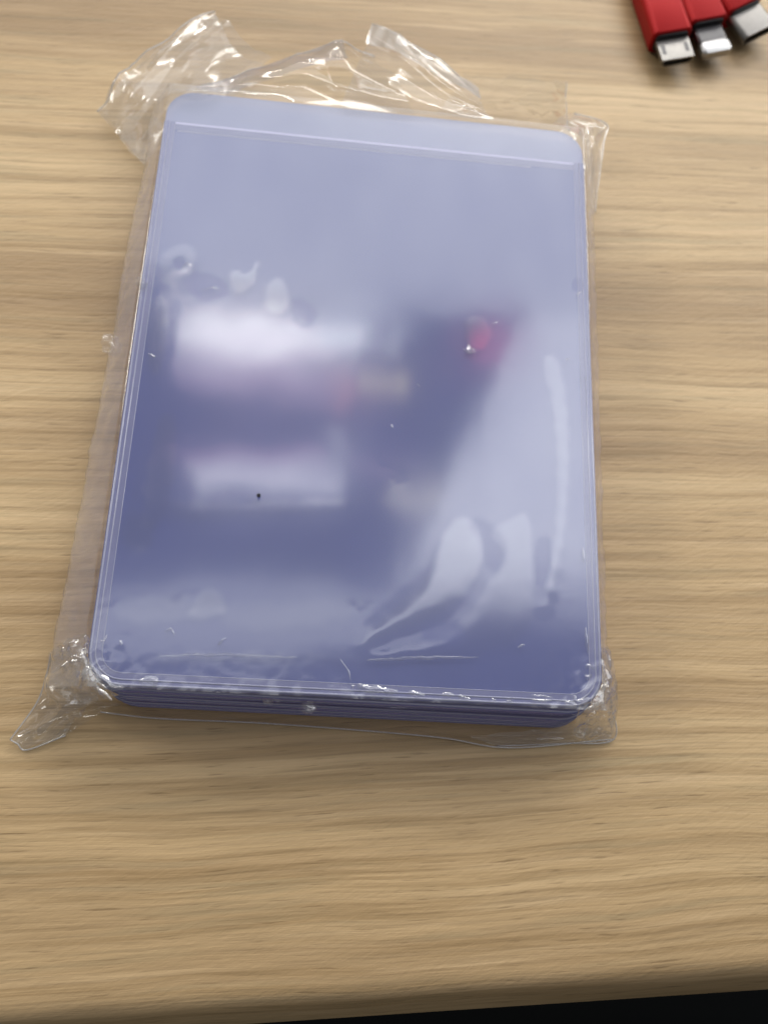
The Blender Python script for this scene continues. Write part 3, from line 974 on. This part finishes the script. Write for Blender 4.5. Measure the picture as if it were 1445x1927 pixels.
def shell(outline, wall, length, depth, y0=0.0):
    """open ended sleeve: mouth at y0, hollow to the given depth"""
    o = np.array(outline); c = o.mean(0); n = len(o)
    ext = np.abs(o - c).max(0)
    inn = c + (o - c) * (1 - wall / ext)
    rings = [(o, y0 + length), (o, y0 + 0.15), (c + (o - c) * 0.985, y0), (inn, y0), (inn, y0 + depth)]
    V = []; F = []
    for ring, y in rings:
        V += [(p[0] * MM, y * MM, p[1] * MM) for p in ring]
    for k in range(len(rings) - 1):
        for i in range(n):
            j = (i + 1) % n
            F.append((k * n + i, k * n + j, (k + 1) * n + j, (k + 1) * n + i))
    F.append(tuple(i for i in range(n))); F.append(tuple(4 * n + i for i in range(n)))
    return mesh_from(V, F, False)


def smooth_sharp(o, ang=35):
    o.data.polygons.foreach_set('use_smooth', [True] * len(o.data.polygons))
    md = o.modifiers.new('edges', 'EDGE_SPLIT'); md.split_angle = math.radians(ang)
    return o


def plug(label, tip_px, back_px, z, kind, roll=0):
    """origin at the front face of the housing; +y runs back along the cable"""
    a = at(*tip_px, z); b = at(*back_px, z)
    ang = math.atan2(b[1] - a[1], b[0] - a[0]) - math.pi / 2
    r = bpy.data.objects.new('charging_plug', None); COL.objects.link(r)
    r.empty_display_size = 0.005
    tag(r, label, 'charging plug', 'red charging plugs at the back right of the desk')
    HW, HT = 8.6, 5.4
    smooth_sharp(link('housing', prism(round_rect(-HW / 2, HW / 2, -HT / 2, HT / 2, 1.3, 5), 23, 0, 0.3), M_RED, r))
    smooth_sharp(link('collar', prism(round_rect(-HW / 2 + 0.75, HW / 2 - 0.75, -HT / 2 + 0.75, HT / 2 - 0.75, 0.9, 4), 1.2, -0.35, 0.1), M_BLACK, r))
    smooth_sharp(link('strain_relief', prism([(2.2 * math.cos(t), 2.2 * math.sin(t)) for t in np.linspace(0, 2 * math.pi, 15)[:-1]], 9, 23, 0.3, 0.75), M_BLACK, r))
    link('cable', tube([(0, 31.5, 0), (0, 40, -0.4), (-2, 60, -0.9), (-8, 85, -0.9), (-20, 110, -0.9)], 1.6, 10), M_CABLE, r)
    if kind == 'micro':
        o = [(-3.43, 0.92), (3.43, 0.92), (3.43, -0.1), (2.6, -0.92), (-2.6, -0.92), (-3.43, -0.1)]
        smooth_sharp(link('plug_shell', shell(o[::-1], 0.3, 5.6, 4.0, -5.6), M_STEEL, r), 20)
        link('tongue', prism([(-2.3, -0.1), (2.3, -0.1), (2.3, -0.55), (-2.3, -0.55)], 4, -5.0, 0.1), M_BLACK, r)
        for s in (-1, 1):
            link('latch_slot', prism(round_rect(s * 2.45 - 0.42, s * 2.45 + 0.42, 0.80, 0.97, 0.06, 2), 2.2, -4.1, 0.05), M_GREY, r)
    elif kind == 'tab':
        o = round_rect(-3.35, 3.35, -0.78, 0.78, 0.7, 5)
        smooth_sharp(link('plug_tab', prism(o, 4.6, -4.2, 0.2), M_TABDARK, r))
        o = round_rect(-3.42, 3.42, -0.95, 0.95, 0.75, 5)
        smooth_sharp(link('plug_tip', prism(o, 3.0, -7.2, 0.5), M_TABLIT, r))
        link('contact_bed', prism(round_rect(-2.75, 2.75, 0.7, 0.83, 0.05, 2), 3.2, -3.8, 0.05), M_GREY, r)
    else:
        o = round_rect(-4.15, 4.15, -1.25, 1.25, 1.2, 6)
        smooth_sharp(link('plug_shell', shell(o, 0.35, 6.4, 5.0, -6.4), M_STEEL, r))
        link('tongue', prism(round_rect(-3.1, 3.1, -0.35, 0.35, 0.2, 2), 4.2, -5.4, 0.1), M_BLACK, r)
    r.location = a * MM
    r.rotation_euler = (0, math.radians(roll), ang)
    return r


plug('red metal plug with a slotted small silver trapezoid tip, leftmost of three', (1260, 76), (1233, -4), 3.0, 'micro', -7)
plug('red metal plug with a flat thin bright tab tip, middle of three', (1327, 52), (1302, -4), 3.0, 'tab', -4)
plug('red metal plug with a wide rounded silver sleeve tip at the right frame edge', (1396, 24), (1357, -28), 3.2, 'sleeve', -9)
